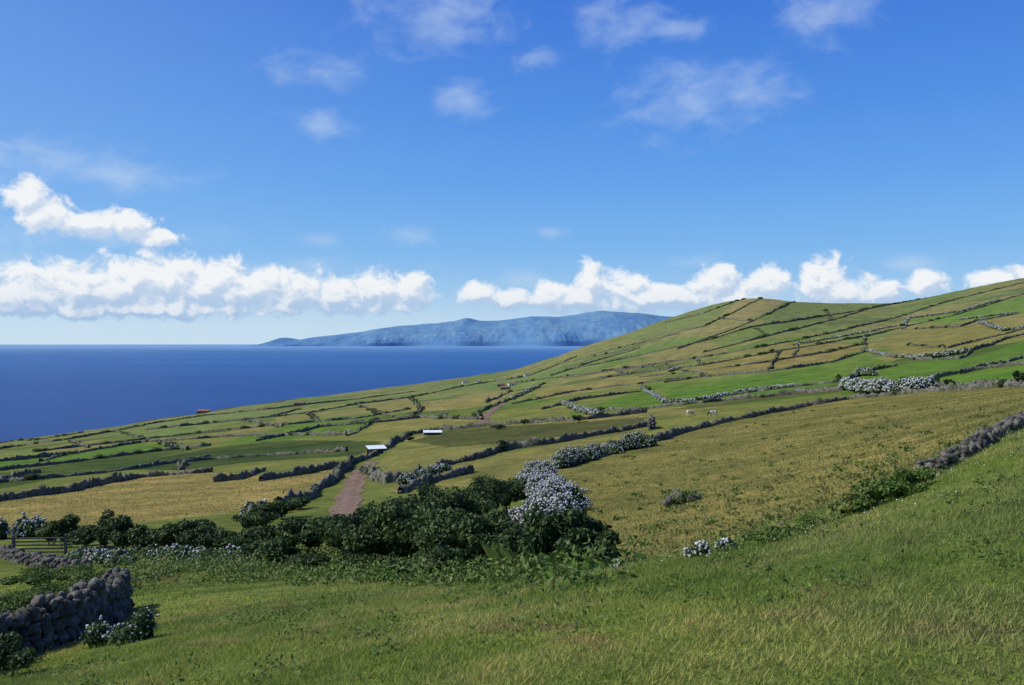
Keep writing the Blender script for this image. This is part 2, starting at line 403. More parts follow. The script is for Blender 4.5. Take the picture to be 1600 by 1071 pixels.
def shrub(px,py,h,wd,name='shrub',mat=None,nl=2200,ls=.14,nsub=9):
    g0=sight(px,py); a=Acc(); mat=mat or M_shrub
    c=(g0[0],g0[1],g0[2]+h*.38)
    for k in range(5):
        b0=g0+np.array([rng.uniform(-.3,.3)*wd*.3,rng.uniform(-.3,.3)*wd*.3,-.15]); t0=np.array(c)+np.array([rng.uniform(-1,1)*wd*.25,rng.uniform(-1,1)*wd*.25,h*.15])
        th=np.linspace(0,2*math.pi,6,endpoint=False); ring=np.stack([np.cos(th),np.sin(th),0*th],1)
        V=np.concatenate([b0+ring*.02*h,t0+ring*.008*h]); i=np.arange(6); j=(i+1)%6
        a.add(V,np.stack([i,j,j+6,i+6],1),2)
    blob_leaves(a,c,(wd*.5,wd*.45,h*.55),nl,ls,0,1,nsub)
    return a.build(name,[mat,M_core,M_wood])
# main thicket
for px,py,h,wd in [(445,868,1.9,3.2),(490,868,2.4,3.4),(540,874,2.5,3.2),(590,888,2.6,3.6),(632,892,3.1,3.4),(690,892,2.8,3.8),(735,890,2.6,3.4),(610,864,3.0,4.0),(670,856,3.6,4.4),(725,848,3.3,4.2),(770,884,2.0,3.0),(718,822,2.9,4.4),(762,815,3.6,4.2),(790,800,2.5,3.0),(838,897,1.6,2.4),(885,895,1.9,2.2),(915,895,1.2,1.8),(800,885,1.6,2.6),(425,880,1.2,2.4),(560,900,.9,2.),(480,893,.9,2.2),(860,900,1.4,2.0),(700,902,1.,2.4),(640,904,.8,2.2)]:
    shrub(px,py,h,wd,nl=4600,ls=.12,nsub=18)
for px,py,h,wd in [(80,853,2.0,3.0),(105,856,2.3,2.8),(135,858,1.6,3.2),(164,864,2.7,2.2),(188,866,2.7,2.2),(215,868,2.0,2.8),(240,866,1.6,3.2),(270,866,2.0,3.4),(300,868,2.4,3.2),(330,870,2.0,3.2),(360,868,1.6,3.2),(390,866,1.5,3.2),(415,860,1.5,3.0),(392,834,1.8,3.4),(415,824,1.9,3.2),(440,812,1.8,3.2),(468,797,1.5,2.8)]:
    shrub(px,py,h,wd,nl=2800,ls=.13,nsub=14)
for px,py,h,wd in [(1316,809,.45,.8),(1340,803,.4,1.1),(1372,790,.6,.9),(1398,782,.4,1.1),(1425,768,.5,.8),(1447,752,.3,.9),(1275,824,.16,1.0),(1215,846,.16,1.0),(1245,836,.14,1.0)]:
    shrub(px,py,h,wd,name='bramble',mat=M_weed,nl=1500,ls=.06,nsub=14)
for px,py,h,wd in [(785,706,2.2,2.6),(1206,552,4,5),(1462,606,2.8,2.4),(1485,607,2.2,2.6),(1590,600,2.5,2.),(780,672,1.6,5),(820,664,1.6,3.5),(905,660,2.2,4),(640,690,1.4,3),(1410,512,5,5),(1310,596,3.,3.5)]:
    shrub(px,py,h,wd,nl=900,ls=.25)
for px,py,h,wd in [(40,968,1.1,3.0),(95,945,1.0,3.0),(150,925,.9,2.4),(-10,1000,1.2,2.6),(60,920,1.,3.2),(130,905,.7,3.)]:
    shrub(px,py,h,wd,name='bramble',mat=M_weed,nl=3200,ls=.06,nsub=14)
for px,py,h,wd in [(12,1058,.8,1.1),(-30,1050,.9,1.4)]:
    shrub(px,py,h,wd,name='shrub',nl=2500,ls=.05)
# ------------------------------------------------------------------ hydrangeas
def resample(P,step):
    P=np.array(P); seg=np.linalg.norm(np.diff(P,axis=0),axis=1); s=np.concatenate([[0],np.cumsum(seg)])
    n=max(2,int(s[-1]/step)+1); q=np.linspace(0,s[-1],n)
    return np.stack([np.interp(q,s,P[:,k]) for k in range(P.shape[1])],1)
def path(pts,step=1.0):
    P=[]
    for i in range(len(pts)-1):
        (a,b_),(c_,d_)=pts[i],pts[i+1]; m=max(2,int(math.hypot(c_-a,(d_-b_)*3)/14))
        for k in range(m): 
            s=k/m; P.append(sight(a+(c_-a)*s,b_+(d_-b_)*s)[:2])
    P.append(sight(*pts[-1])[:2])
    P=resample(P,step); return np.column_stack([P,ground(P[:,0],P[:,1])])
def hydrangea(pts,h,wd,fs=.11,dens=1.,name='hydrangea_hedge',fl=1.):
    P=path(pts,wd*.42) if len(pts)>1 else np.array([sight(*pts[0])])
    a=Acc()
    for p in P:
        hh=h*rng.uniform(.7,1.15); ww=wd*rng.uniform(.65,1.2); fq=fl*rng.uniform(.4,1.4)
        c=p+np.array([rng.normal()*.2*wd,rng.normal()*.2*wd,hh*.33]); r=np.array([ww*.5,ww*.5,hh*.62])
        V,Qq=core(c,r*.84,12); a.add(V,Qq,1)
        n=int(dens*3.2*(r[0]*r[2]+r[0]**2)/(fs*fs)*.9); d=sph(n); d[:,2]=np.abs(d[:,2])*1.1-.25
        lump=1+.2*np.sin(d[:,0:1]*7+p[0])*np.sin(d[:,1:2]*6+d[:,2:3]*5)
        Pl=c+d*r*lump*rng.uniform(.8,1.1,(n,1))
        V,Qq=leaves(Pl,d,fs*1.1); a.add(V,Qq,0)
        k=rng.random(n)<.34*fq; Pf=c+d[k]*r*lump[k]*rng.uniform(.92,1.16,(k.sum(),1))
        if k.sum():
            V,Qq=scatter_solid(Pf,fs*.66); a.add(V,Qq,2)
    return a.build(name,[M_hleaf,M_core,M_flower])
hydrangea([(1014,698),(985,703),(960,708),(930,716),(900,724),(872,733)],2.2,2.5,.12,fl=.5)
hydrangea([(840,750),(835,768),(860,785),(880,800),(862,824),(840,842)],2.2,2.3,.10,fl=1.45)
hydrangea([(630,756),(665,745),(700,735)],1.1,1.5,.15,fl=.45)
hydrangea([(-60,845),(10,842),(60,838)],1.7,2.,.13,fl=.8)
hydrangea([(225,872),(300,880),(380,880),(440,876)],.9,1.4,.09,fl=.25)
hydrangea([(125,876),(200,883)],.8,1.1,.09,fl=.3)
hydrangea([(396,813),(410,808)],1.5,1.6,.14,fl=.35)
hydrangea([(180,1004),(225,1000)],.62,.85,.045,name='hydrangea_bush',fl=.5)
hydrangea([(1080,872),(1105,868),(1135,862)],.26,.4,.035,name='hydrangea_bush',fl=.6)
hydrangea([(965,890)],.3,.4,.04,name='hydrangea_bush')
hydrangea([(1318,608),(1350,613),(1395,615),(1440,613)],3.3,3.8,.30,fl=1.4)
hydrangea([(1345,586),(1362,588)],3.2,4.5,.35,fl=.5)
hydrangea([(1150,614),(1200,609),(1240,604)],1.4,2.2,.35,fl=.9)
hydrangea([(878,632),(905,642),(930,648)],1.7,2.3,.35,fl=.7)
hydrangea([(1005,608),(1040,630),(1080,628),(1140,618)],1.3,1.9,.35,fl=.7)
hydrangea([(1440,562),(1470,558),(1510,552)],3.,4.,.45,fl=.6)
hydrangea([(1350,548),(1385,556),(1440,562)],1.6,2.2,.45,fl=.8)
hydrangea([(1410,515),(1420,498),(1500,488),(1560,470)],2.1,3.2,.6,fl=.5)
hydrangea([(1530,505),(1570,518),(1610,512)],2.2,3.2,.55,fl=.6)
hydrangea([(1500,500),(1590,490)],1.9,3.2,.55,fl=.6)
hydrangea([(1060,578),(1045,582)],2.8,4.,.55,fl=.6)
hydrangea([(800,625),(835,606)],2.,3.,.7,fl=.5)
hydrangea([(1240,540),(1340,522),(1400,510)],1.5,3.,.7,fl=.5)
# ------------------------------------------------------------------ stone walls
def wall(pts,h=None,wd=.6,grow=.6,name='stone_wall'):
    d0=np.mean([sight(*q)[1] for q in pts])
    st=min(max(.45,d0*.0028),3.2)
    P=path(pts,st); n=len(P); 
    if n<3: return
    h=h or (.85+min(.75,d0/1300.))
    h*=rng.uniform(.8,1.2)
    T=np.gradient(P[:,:2],axis=0); T/=np.linalg.norm(T,axis=1,keepdims=True)+1e-9; N=np.stack([-T[:,1],T[:,0]],1)
    P[:,:2]+=N*(np.sin(np.arange(n)*.13+rng.uniform(0,6))*.3+rng.normal(size=n)*.06)[:,None]*min(3.,1+d0/400)
    i_=np.arange(n)
    lf=1+.3*np.sin(i_*.31+rng.uniform(0,6))*np.sin(i_*.083)+.25*np.sin(i_*.05+rng.uniform(0,6))
    H=h*lf*rng.uniform(.6,1.15,n)
    W=wd*(1+min(.7,d0/1200.))*rng.uniform(.7,1.3,n)*.5
    prof=[(-1.,-.3),(-.95,.45),(-.6,.95),(.15,1.05),(.75,.85),(1.,.3),(1.05,-.3)]
    V=[]
    for a,b_ in prof:
        ja=a*rng.uniform(.8,1.2,n)*W; jz=P[:,2]+b_*H*(rng.uniform(.85,1.15,n))
        V.append(np.stack([P[:,0]+N[:,0]*ja,P[:,1]+N[:,1]*ja,jz],1))
    V=np.stack(V,1); k=len(prof); ix=np.arange(n*k).reshape(n,k)
    Qq=np.stack([ix[:-1,:-1],ix[1:,:-1],ix[1:,1:],ix[:-1,1:]],-1).reshape(-1,4)
    a=Acc(); a.add(V.reshape(-1,3),Qq,0)
    m=int(n*grow*26); j=rng.integers(0,n,m); cl=np.sin(j*.11+rng.uniform(0,6))+np.sin(j*.043+rng.uniform(0,6))+rng.normal(size=m)*.5>-.1
    j=j[cl]; m=len(j)
    if m:
        s=max(.12,d0*.0008); sd=rng.normal(size=m)*W[j]*1.6
        zz=np.abs(rng.normal(size=m))*.5*H[j]*np.clip(1.6-np.abs(sd)/W[j]*.6,.15,1.6)
        q=P[j]+np.stack([N[j,0]*sd,N[j,1]*sd,zz],1)
        Vl,Ql=leaves(q,sph(m)*.4+np.array([0,0,.7]),s); a.add(Vl,Ql,1)
    nb=rng.poisson(n*st/60.)
    for _ in range(nb):
        jj=rng.integers(0,n); rr=rng.uniform(.6,1.5)*(1+min(.8,d0/1500)); cc=P[jj]+np.array([0,0,rr*.4]); mm=140
        dd=sph(mm); Vl,Ql=core(cc,np.array([rr*1.2,rr*.9,rr*.6])*.8,8); a.add(Vl,Ql,3)
        Vl,Ql=leaves(cc+dd*np.array([rr*1.5,rr,rr*.65])*rng.uniform(.7,1.15,(mm,1)),dd,max(.18,d0*.0009)); a.add(Vl,Ql,4)
    if d0<260:
        m=int(n*6); j=rng.integers(0,n,m); sd=rng.uniform(-1,1,m)
        Ps=P[j]+np.stack([N[j,0]*W[j]*sd,N[j,1]*W[j]*sd,rng.uniform(0,1.0,m)*H[j]*(1-.15*np.abs(sd))],1)
        Vl,Ql=scatter_solid(Ps,.16,(IV,IF),.35); a.add(Vl,Ql,2)
    return a.build(name,[M_wall,M_wallgreen,M_stone,M_core,M_shrub])
W=[
[(-80,795),(0,783),(100,770),(150,760),(210,748),(330,738)],
[(335,754),(372,750),(412,736)],[(412,752),(470,742),(530,731)],
[(-80,765),(0,755),(150,741),(280,723),(400,713),(540,706)],
[(-80,745),(0,736),(120,722),(250,705),(330,697)],
[(-80,730),(0,722),(100,712),(220,692),(370,682),(540,680)],
[(60,706),(200,690),(330,675),(450,664),(560,654),(640,640)],
[(-60,712),(0,702),(110,687),(180,674),(240,662),(320,650),(420,640),(520,628)],
[(230,672),(380,657),(480,646),(560,632),(640,622),(720,605)],
[(180,674),(240,690),(290,704)],[(380,657),(440,668)],[(560,633),(600,650),(690,655),(750,655)],[(590,655),(560,676),(540,682)],
[(280,735),(290,723),(330,714)],[(0,755),(60,738)],[(650,612),(560,624),(450,636)],
[(140,700),(110,690)],[(480,646),(500,660)],[(640,622),(660,640),(640,655)],
[(0,690),(60,688),(130,676)],[(300,664),(420,652),(470,640)],[(100,712),(60,722)],[(500,668),(600,660),(700,648)],[(400,690),(470,676),(500,668)],
[(440,800),(480,780),(515,757),(548,727),(585,712),(620,692),(640,680),(700,672),(760,667),(820,662),(900,658),(1010,645)],
[(572,735),(585,748),(600,757),(640,750),(700,728),(790,705),(900,687),(1010,667),(1020,660)],
[(430,808),(390,818)],
[(1020,692),(1060,680),(1100,668),(1160,655),(1240,640),(1320,625)],
[(630,772),(680,752),(740,738)],
[(750,657),(745,646),(778,633),(828,613),(850,600)],
[(810,660),(880,654)],[(760,630),(800,612)],
[(905,645),(1000,640),(1100,630),(1250,616),(1320,610)],
[(800,632),(900,612),(1000,600),(1060,592),(1110,589)],
[(1040,598),(1110,588),(1200,582),(1300,567),(1352,550)],
[(1140,618),(1240,605),(1318,597)],
[(1350,547),(1380,556),(1440,563),(1500,561),(1520,549),(1600,522),(1700,500)],
[(940,591),(1100,571),(1220,549),(1350,527),(1420,510),(1500,491),(1600,460),(1700,440)],
[(850,593),(960,579),(1100,559),(1200,541),(1300,521),(1400,497),(1480,472),(1600,442)],
[(1405,507),(1415,516),(1500,511),(1530,502),(1590,491)],
[(1530,502),(1565,518),(1620,512)],[(1450,593),(1540,577),(1600,570),(1700,560)],
[(1440,608),(1500,606),(1600,598),(1700,590)],
[(1000,531),(1100,511),(1150,487),(1192,465)],[(1060,546),(1130,521),(1180,501),(1242,471)],
[(1100,551),(1200,526),(1300,501),(1382,476)],[(920,556),(1010,534),(1060,522)],
[(900,576),(1000,556),(1110,531),(1170,513),(1330,488),(1450,466)],
[(1125,498),(1155,502),(1180,501)],[(1040,505),(1100,490),(1165,466)],[(860,588),(930,565),(1000,545)],
[(1110,589),(1060,577),(1040,570)],[(1220,549),(1200,582)],[(1350,527),(1352,550)],[(980,585),(960,579)],
[(1300,501),(1290,484)],[(1200,526),(1180,513)],[(1480,545),(1540,530),(1600,515)],
[(720,605),(760,598),(820,590),(860,575),(900,558)],[(800,600),(850,593)],
[(1040,628),(1010,610),(1000,600)],[(1400,572),(1350,583),(1320,597)],
[(880,592),(930,584),(1020,573)],[(1000,590),(1100,580),(1200,566),(1290,552)],[(870,570),(950,553),(1000,545)],
[(1290,552),(1350,538)],[(1420,540),(1480,545)],[(1250,536),(1240,560)],[(1100,571),(1085,560)],[(850,640),(900,626),(1000,612)],[(1500,585),(1600,560)],
]
for w_ in W: wall(w_)
wall([(1605,604),(1450,613),(1320,625)],h=1.0)
def drystone(pts,h,wd,s=.17,name='dry_stone_wall',ivy=14):
    P=path(pts,s*1.5); n=len(P); T=np.gradient(P[:,:2],axis=0); T/=np.linalg.norm(T,axis=1,keepdims=True); N=np.stack([-T[:,1],T[:,0]],1)
    L=[]; rowsn=int(h/(s*1.2))+1
    hh=1+.15*np.sin(np.arange(n)*.35)*np.sin(np.arange(n)*.13)
    for r_ in range(rowsn):
        wr=wd*.5*(1-.3*r_/rowsn)
        for sd in (-1,0,1):
            z=(r_+.2)*s*1.2
            q=P.copy(); q[:,:2]+=N*(sd*wr)+T*(s*.7*(r_%2)); q[:,2]+=z*hh
            q+=rng.normal(size=q.shape)*s*.22
            keep=rng.random(n)>(.4 if r_==rowsn-1 else .03); L.append(q[keep])
    L=np.concatenate(L); a=Acc(); V,Q_=scatter_solid(L,s*.92,(IV2,IF2),.38,.2); a.add(V,Q_,0)
    m=int(n*ivy); j=rng.integers(0,n,m); k=np.sin(j*.17)+rng.normal(size=m)*.6>.1; j=j[k]; m=len(j)
    q=P[j]+rng.normal(size=(m,3))*np.array([wd*.45,wd*.45,.03])+np.stack([0*j,0*j,h*rng.uniform(.3,1.12,m)],1)
    V,Q_=leaves(q,sph(m)*.5+np.array([0,0,.6]),.05); a.add(V,Q_,1)
    return a.build(name,[M_stone,M_hleaf])
drystone([(-90,1062),(0,1036),(60,1020),(120,1000),(165,978),(187,955)],1.05,.5,.12,ivy=30)
drystone([(-60,872),(0,868),(40,880),(80,888),(130,893)],.6,.6,.17)
drystone([(1440,752),(1500,722),(1550,694),(1600,664),(1650,640)],.32,.34,.08)
drystone([(1018,672),(1018,668)],2.0,.8,.25,name='stone_pillar')
a=Acc(); c0=sight(1070,785); Pn=c0+rng.normal(size=(40,3))*np.array([.55,.4,.15])+np.array([0,0,.15])
V,Q_=scatter_solid(Pn,.24,(IV2,IF2),.3); a.add(V,Q_,0); Pn=c0+rng.normal(size=(1500,3))*np.array([.6,.5,.16])+np.array([0,0,.34])
V,Q_=leaves(Pn,sph(1500)+np.array([0,0,.6]),.08); a.add(V,Q_,1); a.build('rock_outcrop',[M_stone,M_weed])
# ------------------------------------------------------------------ dirt track
def ribbon(pts,w0,name,mat,dz=.05):
    P=path(pts,1.); T=np.gradient(P[:,:2],axis=0); 
    for _ in range(6): T[1:-1]=(T[:-2]+T[1:-1]*2+T[2:])/4; P[1:-1,:2]=(P[:-2,:2]+2*P[1:-1,:2]+P[2:,:2])/4
    T/=np.linalg.norm(T,axis=1,keepdims=True); N=np.stack([-T[:,1],T[:,0]],1); k=9; R=[]
    for s in np.linspace(-1,1,k):
        o=s*w0*.5*(1+.18*np.sin(np.arange(len(P))*.5+s*2)); x=P[:,0]+N[:,0]*o; y=P[:,1]+N[:,1]*o
        R.append(np.stack([x,y,ground(x,y)+dz+.05*(1-abs(s))-.06*(abs(abs(s)-.5)<.15)],1))
    V=np.stack(R,1); ix=np.arange(len(P)*k).reshape(len(P),k)
    mk(name,V,np.stack([ix[:-1,:-1],ix[1:,:-1],ix[1:,1:],ix[:-1,1:]],-1).reshape(-1,4),mat,smooth=True)
ribbon([(535,815),(537,800),(546,775),(556,750),(566,735),(583,722)],2.6,'dirt_track',M_track)
ribbon([(752,662),(758,650),(775,638),(790,630)],4.,'dirt_track',M_track,.12)
# ------------------------------------------------------------------ grass
def blades(name,x,y,hmin,hmax,wb,mat,lean=.5):
    n=len(x); z=ground(x,y)-.01; a=rng.uniform(0,2*math.pi,n); h=rng.uniform(hmin,hmax,n); w=wb*rng.uniform(.6,1.3,n)*.5
    dx=np.cos(a)*w; dy=np.sin(a)*w; la=rng.uniform(0,2*math.pi,n); lr=h*lean*rng.uniform(.2,1.2,n)
    V=np.stack([np.stack([x-dx,y-dy,z],1),np.stack([x+dx,y+dy,z],1),np.stack([x+np.cos(la)*lr+.1*h,y+np.sin(la)*lr,z+h],1)],1).reshape(-1,3)
    mk(name,V,np.arange(3*n).reshape(n,3),mat)
def samp(n,d0,d1,p0=-500,p1=2100,pw=1.6):
    d=(rng.random(n)*(d1**pw-d0**pw)+d0**pw)**(1/pw); px=rng.uniform(p0,p1,n)
    return (px-CX)/F*d,d,px
def pyof(x,y): return CY-(ground(x,y)-ZC)/y*F
x,y,px=samp(340000,5.,24.,pw=1.3)
k=np.sin(x*1.3+np.sin(y*.9))*np.sin(y*1.1+x*.4)+rng.normal(size=len(x))*.35>-.55
x,y=x[k],y[k]; blades('grass',x,y,.02,.085,.014,M_grass,.9)
n=2600; u=rng.uniform(-300,1900,n); d=5+rng.random(n)**.8*20; cx_=(u-CX)/F*d
x=np.repeat(cx_,16)+rng.normal(size=n*16)*.05; y=np.repeat(d,16)+rng.normal(size=n*16)*.05
blades('grass',x,y,.06,.16,.012,M_grass,1.)
x,y,px=samp(150000,20.,60.)
py=pyof(x,y); br=np.interp(px,[-800,200,700,870,1000,1140,1300,1460,1600,2400],[900,893,900,905,886,867,806,742,668,540])
k=(py>br-2)&(np.sin(x*.7+np.sin(y*.5))*np.sin(y*.6)+rng.normal(size=len(x))*.4>-.5); blades('grass',x[k],y[k],.04,.13,.035,M_grass,.8)
x,y,px=samp(230000,24.,190.,830,2000)
x=x+rng.normal(size=len(x))*.3; px=CX+F*x/y
py=pyof(x,y); k=inside(polys[0][1],px,py); blades('dry_grass',x[k],y[k],.04,.15,.07,M_dry,1.1)
x,y,px=samp(25000,70.,230.,-300,560); py=pyof(x,y); k=inside(polys[1][1],px,py); blades('dry_grass',x[k],y[k],.08,.2,.12,M_dry,1.)
a=Acc()
for _ in range(420):
    u=rng.uniform(900,1700); v=rng.uniform(630,880)
    if not inside(polys[0][1],np.array([u]),np.array([v]))[0]: continue
    p=sight(u,v); m=22; sz=.1+p[1]*.0006
    q=p+rng.normal(size=(m,3))*np.array([.22,.22,0])+np.stack([np.zeros(m),np.zeros(m),rng.uniform(0,.18,m)],1)
    V,Q_=leaves(q,sph(m)*.7+np.array([0,0,.3]),sz); a.add(V,Q_,int(rng.random()<.6))
a.build('grass_tussocks',[M_weed,M_dry])
a=Acc()
n=1700; px=rng.uniform(190,940,n); py=rng.uniform(862,914,n)+rng.normal(size=n)*3
P=np.array([sight(u,v) for u,v in zip(px,py)])
for p in P:
    if np.sin(p[0]*.8)*np.sin(p[1]*.6+1)+rng.normal()*.3<-.25: continue
    m=28; hh=rng.uniform(.15,.7); q=p+rng.normal(size=(m,3))*np.array([.32,.32,0])+np.stack([np.zeros(m),np.zeros(m),rng.uniform(0,1,m)*hh],1)
    V,Q_=leaves(q,sph(m)*.6+np.array([0,0,.6]),.085); a.add(V,Q_,0)
a.build('undergrowth',[M_weed])
a=Acc()
for _ in range(260):
    u=rng.uniform(-100,1700); d=rng.uniform(9,24); xx=(u-CX)/F*d; c0=np.array([xx,d,float(ground(xx,d))]); m=rng.integers(20,60); s=rng.uniform(.1,.28)
    q=c0+rng.normal(size=(m,3))*np.array([s,s,0])+np.stack([np.zeros(m),np.zeros(m),rng.uniform(.01,.12,m)],1)
    V,Q_=leaves(q,sph(m)*.6+np.array([0,0,.7]),.035); a.add(V,Q_,0)
a.build('verge_weeds',[M_weed])
n=200; x,y,px=samp(n,14,24,850,1600); 
P=np.stack([x,y,ground(x,y)+.07],1); V,Q_=scatter_solid(P,.011); mk('clover_flowers',V,Q_,M_white)
a=Acc()
for _ in range(420):
    p=sight(rng.uniform(775,870),rng.uniform(880,902)); h=rng.uniform(.5,1.2); dd=sph(1)[0]*.45; dd[2]=1; s=np.array([.03,0,0])
    V=np.array([p-s,p+s,p+dd*h*.6+s,p+dd*h*np.array([1.6,1.6,1.])]); a.add(V,np.array([[0,1,2,3]]),0)
a.build('reed_clump',[M_weed])
# ------------------------------------------------------------------ buildings
def box(name,x0,x1,y0,y1,z0,z1,mat,par):
    V=[(x,y,z) for z in(z0,z1) for y in (y0,y1) for x in (x0,x1)]
    Fq=[(0,2,3,1),(4,5,7,6),(0,1,5,4),(2,6,7,3),(0,4,6,2),(1,3,7,5)]
    return mk(name,V,Fq,mat,parent=par)
def house(name,px,py,l,w,h,rot,roofh=None,roof=None,walls=None):
    g0=sight(px,py); e=bpy.data.objects.new(name,None); COL.objects.link(e); e.location=g0; e.rotation_euler=(0,0,rot)
    rh=roofh or w*.28; roof=roof or M_roof; walls=walls or M_white
    x,y=l/2,w/2
    mk('walls',[(-x,-y,-1.5),(x,-y,-1.5),(x,y,-1.5),(-x,y,-1.5),(-x,-y,h),(x,-y,h),(x,y,h),(-x,y,h),(-x,0,h+rh),(x,0,h+rh)],
       [(0,1,5,4),(2,3,7,6),(1,2,6,9,5),(3,0,4,8,7)],walls,parent=e)
    o=.4; k=rh/y; th=.18
    V=[]; 
    for zz in (.02,th): V+=[(-x-o,-y-o,h-o*k+zz),(x+o,-y-o,h-o*k+zz),(x+o,0,h+rh+zz),(-x-o,0,h+rh+zz),(x+o,y+o,h-o*k+zz),(-x-o,y+o,h-o*k+zz)]
    mk('roof',V,[(0,3,2,1),(3,5,4,2),(6,7,8,9),(9,8,10,11),(0,1,7,6),(4,5,11,10),(1,2,8,7),(2,4,10,8),(3,0,6,9),(5,3,9,11)],roof,parent=e)
    nn=max(2,int(l/3))
    for i in range(nn):
        cx=-x+(i+.5)*l/nn
        if i==nn//2: box('door',cx-.5,cx+.5,-y-.03,-y+.1,0,2.05,M_dark,e)
        else: box('window_%d'%i,cx-.45,cx+.45,-y-.03,-y+.1,1.0,2.0,M_dark,e)
    box('chimney',x*.5-.3,x*.5+.3,-.3,.3,h+rh-.3,h+rh+.9,walls,e)
    return e
house('farmhouse',318,641,22,9,3.6,.1,walls=M_roofb)
house('stone_barn',468,632,16,8,2.2,.0,walls=M_wood,roof=M_roofb)
for px,py,l,w_,r_,wl in [(727,599,10,7,.2,M_white),(748,598,8,6,-.3,M_white),(783,604,9,7,.0,M_wood),(800,603,9,6,.2,M_white),(826,588,12,7,.1,M_white),(790,609,9,6,-.2,M_wood)]:
    house('village_house',px,py,l,w_,2.4,r_,walls=wl,roof=M_roofb,roofh=1.3)
def shed(px,py,l,w,h,rot,name='livestock_shelter'):
    g0=sight(px,py); e=bpy.data.objects.new(name,None); COL.objects.link(e); e.location=g0; e.rotation_euler=(0,0,rot); x,y=l/2,w/2
    for i,(a_,b_) in enumerate([(-x,-y),(x-.1,-y),(-x,y-.1),(x-.1,y-.1),(0,-y),(0,y-.1)]): box('post_%d'%i,a_,a_+.1,b_,b_+.1,-.5,h if b_<0 else h+.35,M_wood,e)
    box('back_wall',-x,x,y+.01,y+.08,-.5,h+.3,M_wood,e)
    nx=24; V=[]
    for j,(yy,zz) in enumerate([(-y-.3,h),(y+.3,h+.42)]):
        for i in range(nx+1):
            xx=-x-.2+(l+.4)*i/nx; V.append((xx,yy,zz+.03*(i%2)))
    mk('roof',V,[(i,i+1,nx+2+i,nx+1+i) for i in range(nx)],M_sheet,parent=e)
shed(588,710,3.6,2.6,1.3,.35); shed(676,680,5.,2.2,.8,.1)
e=bpy.data.objects.new('field_gate',None); COL.objects.link(e); e.location=sight(62,868); e.rotation_euler=(0,0,.05)
for i in range(5): box('rail_%d'%i,-1.5,1.5,-.03,.03,.15+i*.22,.23+i*.22,M_wood,e)
for i,xx in enumerate((-1.6,1.6)): box('post_%d'%i,xx-.08,xx+.08,-.08,.08,-.4,1.3,M_wood,e)
# ------------------------------------------------------------------ cows
def cow_mesh():
    sk=[((-.75,0,1.15),.27,None),((-.3,0,1.08),.35,0),((.3,0,1.06),.36,1),((.65,0,1.13),.27,2),((.98,0,.92),.17,3),((1.16,0,.55),.13,4),((1.27,0,.2),.085,5),
     ((.5,.17,.8),.14,2),((.53,.18,.42),.07,7),((.5,.18,.03),.06,8),((.5,-.17,.8),.14,2),((.45,-.18,.42),.07,10),((.4,-.18,.03),.06,11),
     ((-.62,.18,.85),.19,0),((-.52,.19,.65),.13,13),((-.78,.18,.42),.07,14),((-.72,.18,.03),.06,15),
     ((-.62,-.18,.85),.19,0),((-.52,-.19,.65),.13,17),((-.85,-.18,.42),.07,18),((-.82,-.18,.03),.06,19),
     ((-1.0,0,1.12),.045,0),((-1.06,0,.6),.035,21),((1.08,.2,.68),.04,5),((1.08,-.2,.68),.04,5)]
    me=bpy.data.meshes.new('cow_body'); me.from_pydata([s[0] for s in sk],[(i,s[2]) for i,s in enumerate(sk) if s[2] is not None],[])
    o=bpy.data.objects.new('tmp',me); COL.objects.link(o); o.modifiers.new('s','SKIN'); ss=o.modifiers.new('u','SUBSURF'); ss.levels=2
    for i,s in enumerate(sk): me.skin_vertices[0].data[i].radius=(s[1],s[1])
    me.skin_vertices[0].data[1].use_root=True
    dg=bpy.context.evaluated_depsgraph_get(); dg.update(); r=bpy.data.meshes.new_from_object(o.evaluated_get(dg)); bpy.data.objects.remove(o); return r
cm=cow_mesh(); cm.materials.clear(); cm.materials.append(M_cow); cm2=cm.copy(); cm2.materials.clear(); cm2.materials.append(M_cream)
for px,py,me,r_ in [(1078,651,cm2,.3),(1114,652,cm,3.),(668,631,cm2,0),(680,630,cm2,.5),(690,628,cm2,2.9),(701,627,cm2,.2),(712,629,cm2,3.3),(546,678,cm2,.2),(986,548,cm2,0)]:
    o=bpy.data.objects.new('cow',me); COL.objects.link(o); o.location=sight(px,py); o.rotation_euler=(0,0,r_)
# ------------------------------------------------------------------ light and sky
EL=math.radians(45); AZ=math.radians(-92)
s=Vector((math.sin(AZ)*math.cos(EL),math.cos(AZ)*math.cos(EL),math.sin(EL)))
L=bpy.data.lights.new('sun','SUN'); L.energy=4.6; L.angle=math.radians(.5); L.color=(1,.95,.86)
lo=bpy.data.objects.new('sun',L); COL.objects.link(lo); lo.rotation_euler=s.to_track_quat('Z','Y').to_euler()
wd=bpy.data.worlds.new('World'); scene.world=wd; wd.use_nodes=True
wd.cycles.sampling_method='MANUAL'; wd.cycles.sample_map_resolution=256
t=NT(wd.node_tree); bg=t.n['Background']
sky=t.n.new('ShaderNodeTexSky'); sky.sky_type='NISHITA'; sky.sun_disc=False; sky.sun_elevation=EL; sky.sun_rotation=AZ
sky.air_density=1.0; sky.dust_density=.4; sky.ozone_density=3.; sky.altitude=150
tc=t.n.new('ShaderNodeTexCoord').outputs['Generated']
sp=t.n.new('ShaderNodeSeparateXYZ'); t.l.new(tc,sp.inputs[0])
az=t.m('ARCTAN2',sp.outputs[0],sp.outputs[1]); el=t.m('ARCSINE',sp.outputs[2])
cb=t.n.new('ShaderNodeCombineXYZ'); t.l.new(az,cb.inputs[0]); t.l.new(el,cb.inputs[1]); AE=cb.outputs[0]
def ae(px,py):
    a=math.atan((px-CX)/F); return a,math.atan((CY-py)/F*math.cos(a))
